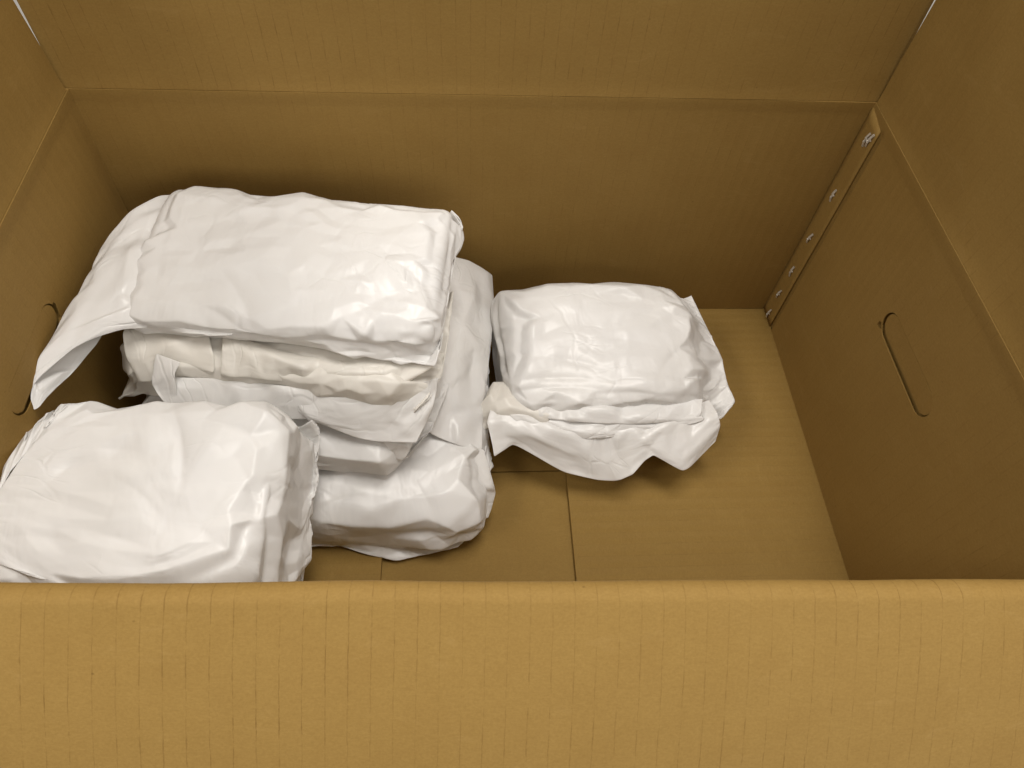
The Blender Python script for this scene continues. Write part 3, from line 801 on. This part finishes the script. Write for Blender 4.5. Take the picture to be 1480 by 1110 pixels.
fR = simulate(cR, .06, .012, .030, [cB], 36, 64, seed=60, fin=.026, kpin=.3, tuck=(-.02, None),
              front=[(702, 584, .060), (740, 590, .060), (800, 602, .058), (860, 607, .057), (930, 606, .057), (985, 604, .057), (1034, 594, .055)],
              right=[(1000, 425, .060), (1012, 455, .052), (1034, 495, .047), (1046, 520, .044), (1047, 548, .044), (1063, 572, .046), (1066, 590, .047), (1064, 604, .047)])
fR.refine(); fR.X = relax(fR.X, True, 2)
facet(fR, 206, .022, .0018, core=cR); facet(fR, 256, .008, .0007, blend=.9, soft=(1, 4), core=cR, keep=-.0045)
crumple(fR, 106, 150, 0.28, marks=[((790, 505), (900, 528), .085, .006, .0013), ((860, 480), (960, 490), .086, .006, .0009), ((740, 540), (880, 540), .080, .004, .0011), ((960, 525), (1005, 480), .084, .004, .0010), ((770, 430), (775, 530), .085, .009, -.0010), ((900, 430), (980, 440), .088, .008, .0008), ((720, 560), (880, 556), .074, .004, .0012), ((840, 560), (1020, 575), .070, .004, .0010), ((740, 455), (800, 420), .084, .008, .0009)])
eR, lR = package('package lying alone at the right with ragged loose film skirting its front', cR, fR)
print('sim', _t.time()-_t0)

# loose film and folds belonging to single packages
def add_sheet(name, ctrl, parent, loc, mat, label=None, cr=20, cell=.013, amp_=.0009, **kw):
    sub = kw.pop('sub', 1); th = kw.pop('thick', .0004); mk = kw.pop('marks', ())
    f = sheet(ctrl, **kw); fc = kw.get('seed', 0)+400
    facet(f, fc, cell, amp_, edge=.006, soft=(0, 3))
    if cr or mk: crumple(f, kw.get('seed', 0)+300, cr, .12, soft=.0005, wmax=.005, lmax=.025, marks=mk, flip=1)
    o = finish(name, f, mat, parent, sub, loc, uvoff=loc[0], thick=th)
    if label: o['label'] = label
    return o
Z = lambda rows: [[at(*p) for p in r] for r in rows]
# T: tail towards the left wall, folded under itself
add_sheet('loose_film', Z([
    [(250, 282, .158), (243, 330, .160), (232, 400, .160), (224, 450, .156), (212, 474, .150)],
    [(205, 288, .1655), (196, 330, .1675), (176, 408, .167), (158, 456, .163), (146, 482, .1575)],
    [(160, 338, .1625), (140, 382, .162), (108, 440, .162), (72, 500, .159), (52, 548, .153)],
    [(151, 356, .1585), (128, 400, .158), (94, 462, .157), (54, 540, .153), (47, 588, .150)],
    [(156, 372, .150), (142, 412, .148), (114, 470, .146), (80, 540, .146), (57, 587, .148)],
    [(170, 380, .140), (165, 420, .139), (150, 480, .138), (112, 532, .140), (76, 566, .144)]]),
    eT, lT, FILM_THIN, 'loose end of the film hanging over the left side', seed=3, grow=.012, jit=.0010, kb=.05,
    marks=[((208, 310), (158, 470), .165, .003, .0012), ((180, 330), (110, 450), .164, .004, .0010), ((150, 420), (80, 540), .160, .004, -.0008)])
# M1: folds on the front
add_sheet('film_fold', Z([
    [(322, 478, .140), (400, 505, .137), (500, 522, .134), (628, 522, .130)],
    [(322, 492, .144), (400, 520, .140), (500, 535, .136), (624, 536, .133)],
    [(320, 514, .139), (400, 534, .135), (500, 545, .131), (612, 546, .128)],
    [(318, 539, .132), (400, 549, .128), (490, 559, .124), (570, 565, .121)],
    [(320, 541, .128), (400, 550, .124), (490, 557, .120), (575, 560, .117)]]),
    eM1, lM1, FILM_BOUNCE, seed=12, grow=.006, jit=.0005, thick=.0008, cr=14)
add_sheet('film_fold', Z([
    [(182, 472, .138), (215, 474, .138), (268, 476, .138), (300, 480, .138)],
    [(176, 486, .141), (215, 488, .143), (268, 488, .143), (304, 492, .142)],
    [(182, 520, .131), (214, 522, .134), (258, 520, .135), (312, 535, .132)],
    [(200, 552, .119), (222, 550, .122), (240, 530, .128), (300, 540, .127)]]),
    eM1, lM1, FILM_BOUNCE, seed=14, grow=.014, jit=.0012, cr=24)
add_sheet('film_fold', Z([
    [(226, 511, .138), (240, 516, .139), (262, 524, .138)],
    [(218, 541, .130), (232, 540, .132), (250, 545, .131)],
    [(224, 567, .121), (238, 566, .122), (250, 566, .121)],
    [(244, 592, .112), (256, 592, .112), (268, 590, .111)]]),
    eM1, lM1, FILM, seed=15, grow=.008, jit=.0006, cr=8)
add_sheet('film_fold', Z([
    [(240, 545, .124), (330, 548, .124), (430, 560, .122), (560, 572, .116)],
    [(236, 556, .124), (330, 562, .123), (430, 572, .120), (556, 580, .116)],
    [(250, 590, .112), (330, 592, .111), (430, 596, .109), (545, 604, .105)],
    [(262, 606, .104), (330, 606, .104), (430, 606, .103), (545, 612, .101)]]),
    eM1, lM1, FILM, seed=16, grow=.008, jit=.0008, cr=20)
add_sheet('loose_film', Z([
    [(398, 566, .117), (470, 574, .118), (540, 570, .119), (634, 545, .121)],
    [(410, 580, .114), (470, 592, .113), (545, 594, .112), (630, 572, .113)],
    [(425, 594, .108), (468, 612, .106), (540, 620, .102), (620, 605, .102)],
    [(440, 602, .105), (462, 612, .103), (528, 636, .096), (602, 640, .093)]]),
    eM1, lM1, FILM_THIN, 'loose pointed corner of film on the front', seed=17, grow=.008, jit=.0006,
    marks=[((560, 590), (600, 638), .105, .003, .0012), ((630, 560), (570, 620), .11, .003, -.001)])
# M2: crumpled end rising behind the topmost package
add_sheet('loose_film', Z([
    [(636, 366, .086), (664, 374, .084), (690, 383, .074), (711, 398, .063)],
    [(640, 400, .088), (668, 410, .086), (694, 420, .074), (714, 432, .058)],
    [(640, 450, .088), (664, 462, .082), (690, 470, .072), (712, 480, .056)],
    [(634, 510, .086), (660, 515, .080), (684, 520, .070), (704, 530, .060)],
    [(628, 560, .080), (650, 575, .070), (676, 585, .062), (698, 590, .054)],
    [(610, 620, .070), (640, 635, .058), (668, 645, .053), (696, 650, .046)]]),
    eM2, lM2, FILM_THIN, 'crumpled loose end of the film on the right', seed=18, grow=.016, jit=.0016, cr=50, cell=.014, amp_=.0018,
    marks=[((655, 480), (710, 500), .075, .004, .0014), ((690, 400), (660, 470), .08, .004, .0012), ((640, 560), (690, 520), .07, .004, .0012)])
# B: stiff folded tip at its lower right
add_sheet('film_fold', Z([
    [(628, 650, .050), (660, 640, .054), (700, 650, .046)],
    [(640, 690, .044), (676, 680, .046), (713, 700, .030)],
    [(655, 730, .030), (690, 720, .032), (716, 716, .020)],
    [(672, 752, .014), (690, 752, .016), (705, 748, .012)]]),
    eB, lB, FILM, seed=33, grow=.012, jit=.0014, cr=24, cell=.012, amp_=.0016)
# M2: flat band
add_sheet('film_fold', Z([
    [(430, 604, .088), (500, 618, .086), (560, 626, .085), (600, 628, .084)],
    [(430, 620, .092), (500, 632, .090), (560, 638, .088), (596, 640, .087)],
    [(430, 645, .085), (500, 652, .083), (560, 652, .082), (592, 652, .081)],
    [(430, 674, .077), (490, 672, .077), (550, 666, .076), (586, 662, .076)],
    [(430, 676, .072), (490, 673, .072), (550, 667, .072), (588, 661, .072)]]),
    eM2, lM2, FILM, seed=19, grow=.005, jit=.0004, thick=.0008, cr=6)
# R: skirt of loose film along the front, with two drooping points
add_sheet('loose_film', Z([
    [(716, 572, .058), (745, 580, .056), (800, 590, .054), (860, 596, .053), (910, 596, .052), (960, 592, .052), (1000, 586, .052), (1026, 578, .052)],
    [(702, 600, .058), (752, 614, .056), (812, 626, .052), (868, 630, .052), (910, 628, .054), (958, 622, .056), (1000, 616, .056), (1038, 600, .056)],
    [(708, 622, .054), (752, 628, .048), (812, 654, .039), (866, 668, .036), (900, 656, .042), (948, 640, .047), (992, 650, .043), (1040, 616, .050)],
    [(714, 660, .044), (752, 641, .040), (812, 681, .026), (880, 695, .024), (914, 686, .034), (944, 658, .041), (983, 682, .033), (1034, 638, .041)]]),
    eR, lR, FILM_THIN, 'ragged loose film hanging along the front', seed=23, grow=.014, jit=.0012, cr=40,
    marks=[((760, 610), (850, 680), .045, .004, .0014), ((900, 610), (985, 680), .048, .004, .0014), ((1030, 610), (985, 680), .045, .004, .0012), ((880, 620), (905, 695), .04, .004, -.0014)])
add_sheet('loose_film', Z([
    [(730, 576, .054), (800, 590, .054), (870, 596, .053), (940, 594, .052), (1014, 584, .052)],
    [(735, 594, .0585), (800, 606, .058), (870, 612, .057), (940, 610, .056), (1014, 600, .056)],
    [(738, 604, .056), (800, 616, .055), (870, 622, .054), (940, 617, .054), (1014, 609, .054)],
    [(748, 615, .052), (790, 622, .050), (850, 634, .049), (905, 628, .050), (960, 620, .051)]]),
    eR, lR, FILM, 'thin folded layer of film over the ragged one', seed=22, grow=.012, jit=.0010, cr=24, cell=.011, amp_=.0011)
# inner layer seen in the open mouth of the skirt
add_sheet('loose_film', Z([
    [(830, 612, .046), (880, 622, .046), (930, 622, .046), (1000, 612, .046)],
    [(850, 640, .036), (885, 652, .036), (930, 640, .036), (1000, 632, .036)],
    [(866, 672, .026), (898, 676, .026), (930, 656, .028), (1010, 655, .028)]]),
    eR, lR, FILM_THIN, seed=24, grow=.014, jit=.0012, cr=20)
add_sheet('film_fold', Z([
    [(770, 570, .058), (850, 576, .058), (940, 580, .057), (1016, 576, .056)],
    [(774, 588, .064), (850, 592, .0655), (940, 597, .063), (1014, 592, .060)],
    [(775, 596, .063), (850, 603, .062), (940, 605, .060), (1014, 600, .057)],
    [(774, 603, .058), (850, 611, .057), (930, 612, .056), (1010, 606, .054)]]),
    eR, lR, FILM, seed=25, grow=.006, jit=.0004, thick=.0008, cr=8)
add_sheet('film_fold', Z([
    [(712, 552, .056), (738, 552, .058), (770, 566, .058), (800, 590, .056)],
    [(703, 566, .060), (728, 566, .065), (762, 580, .065), (796, 600, .060)],
    [(694, 586, .057), (716, 582, .063), (748, 590, .062), (790, 608, .056)],
    [(692, 604, .051), (712, 596, .058), (742, 600, .058), (788, 616, .053)],
    [(700, 622, .044), (716, 612, .050), (744, 612, .052), (790, 622, .048)]]),
    eR, lR, FILM_BOUNCE, seed=27, grow=.016, jit=.0016, cr=30, cell=.008, amp_=.0013)
print('sheets', _t.time()-_t0)
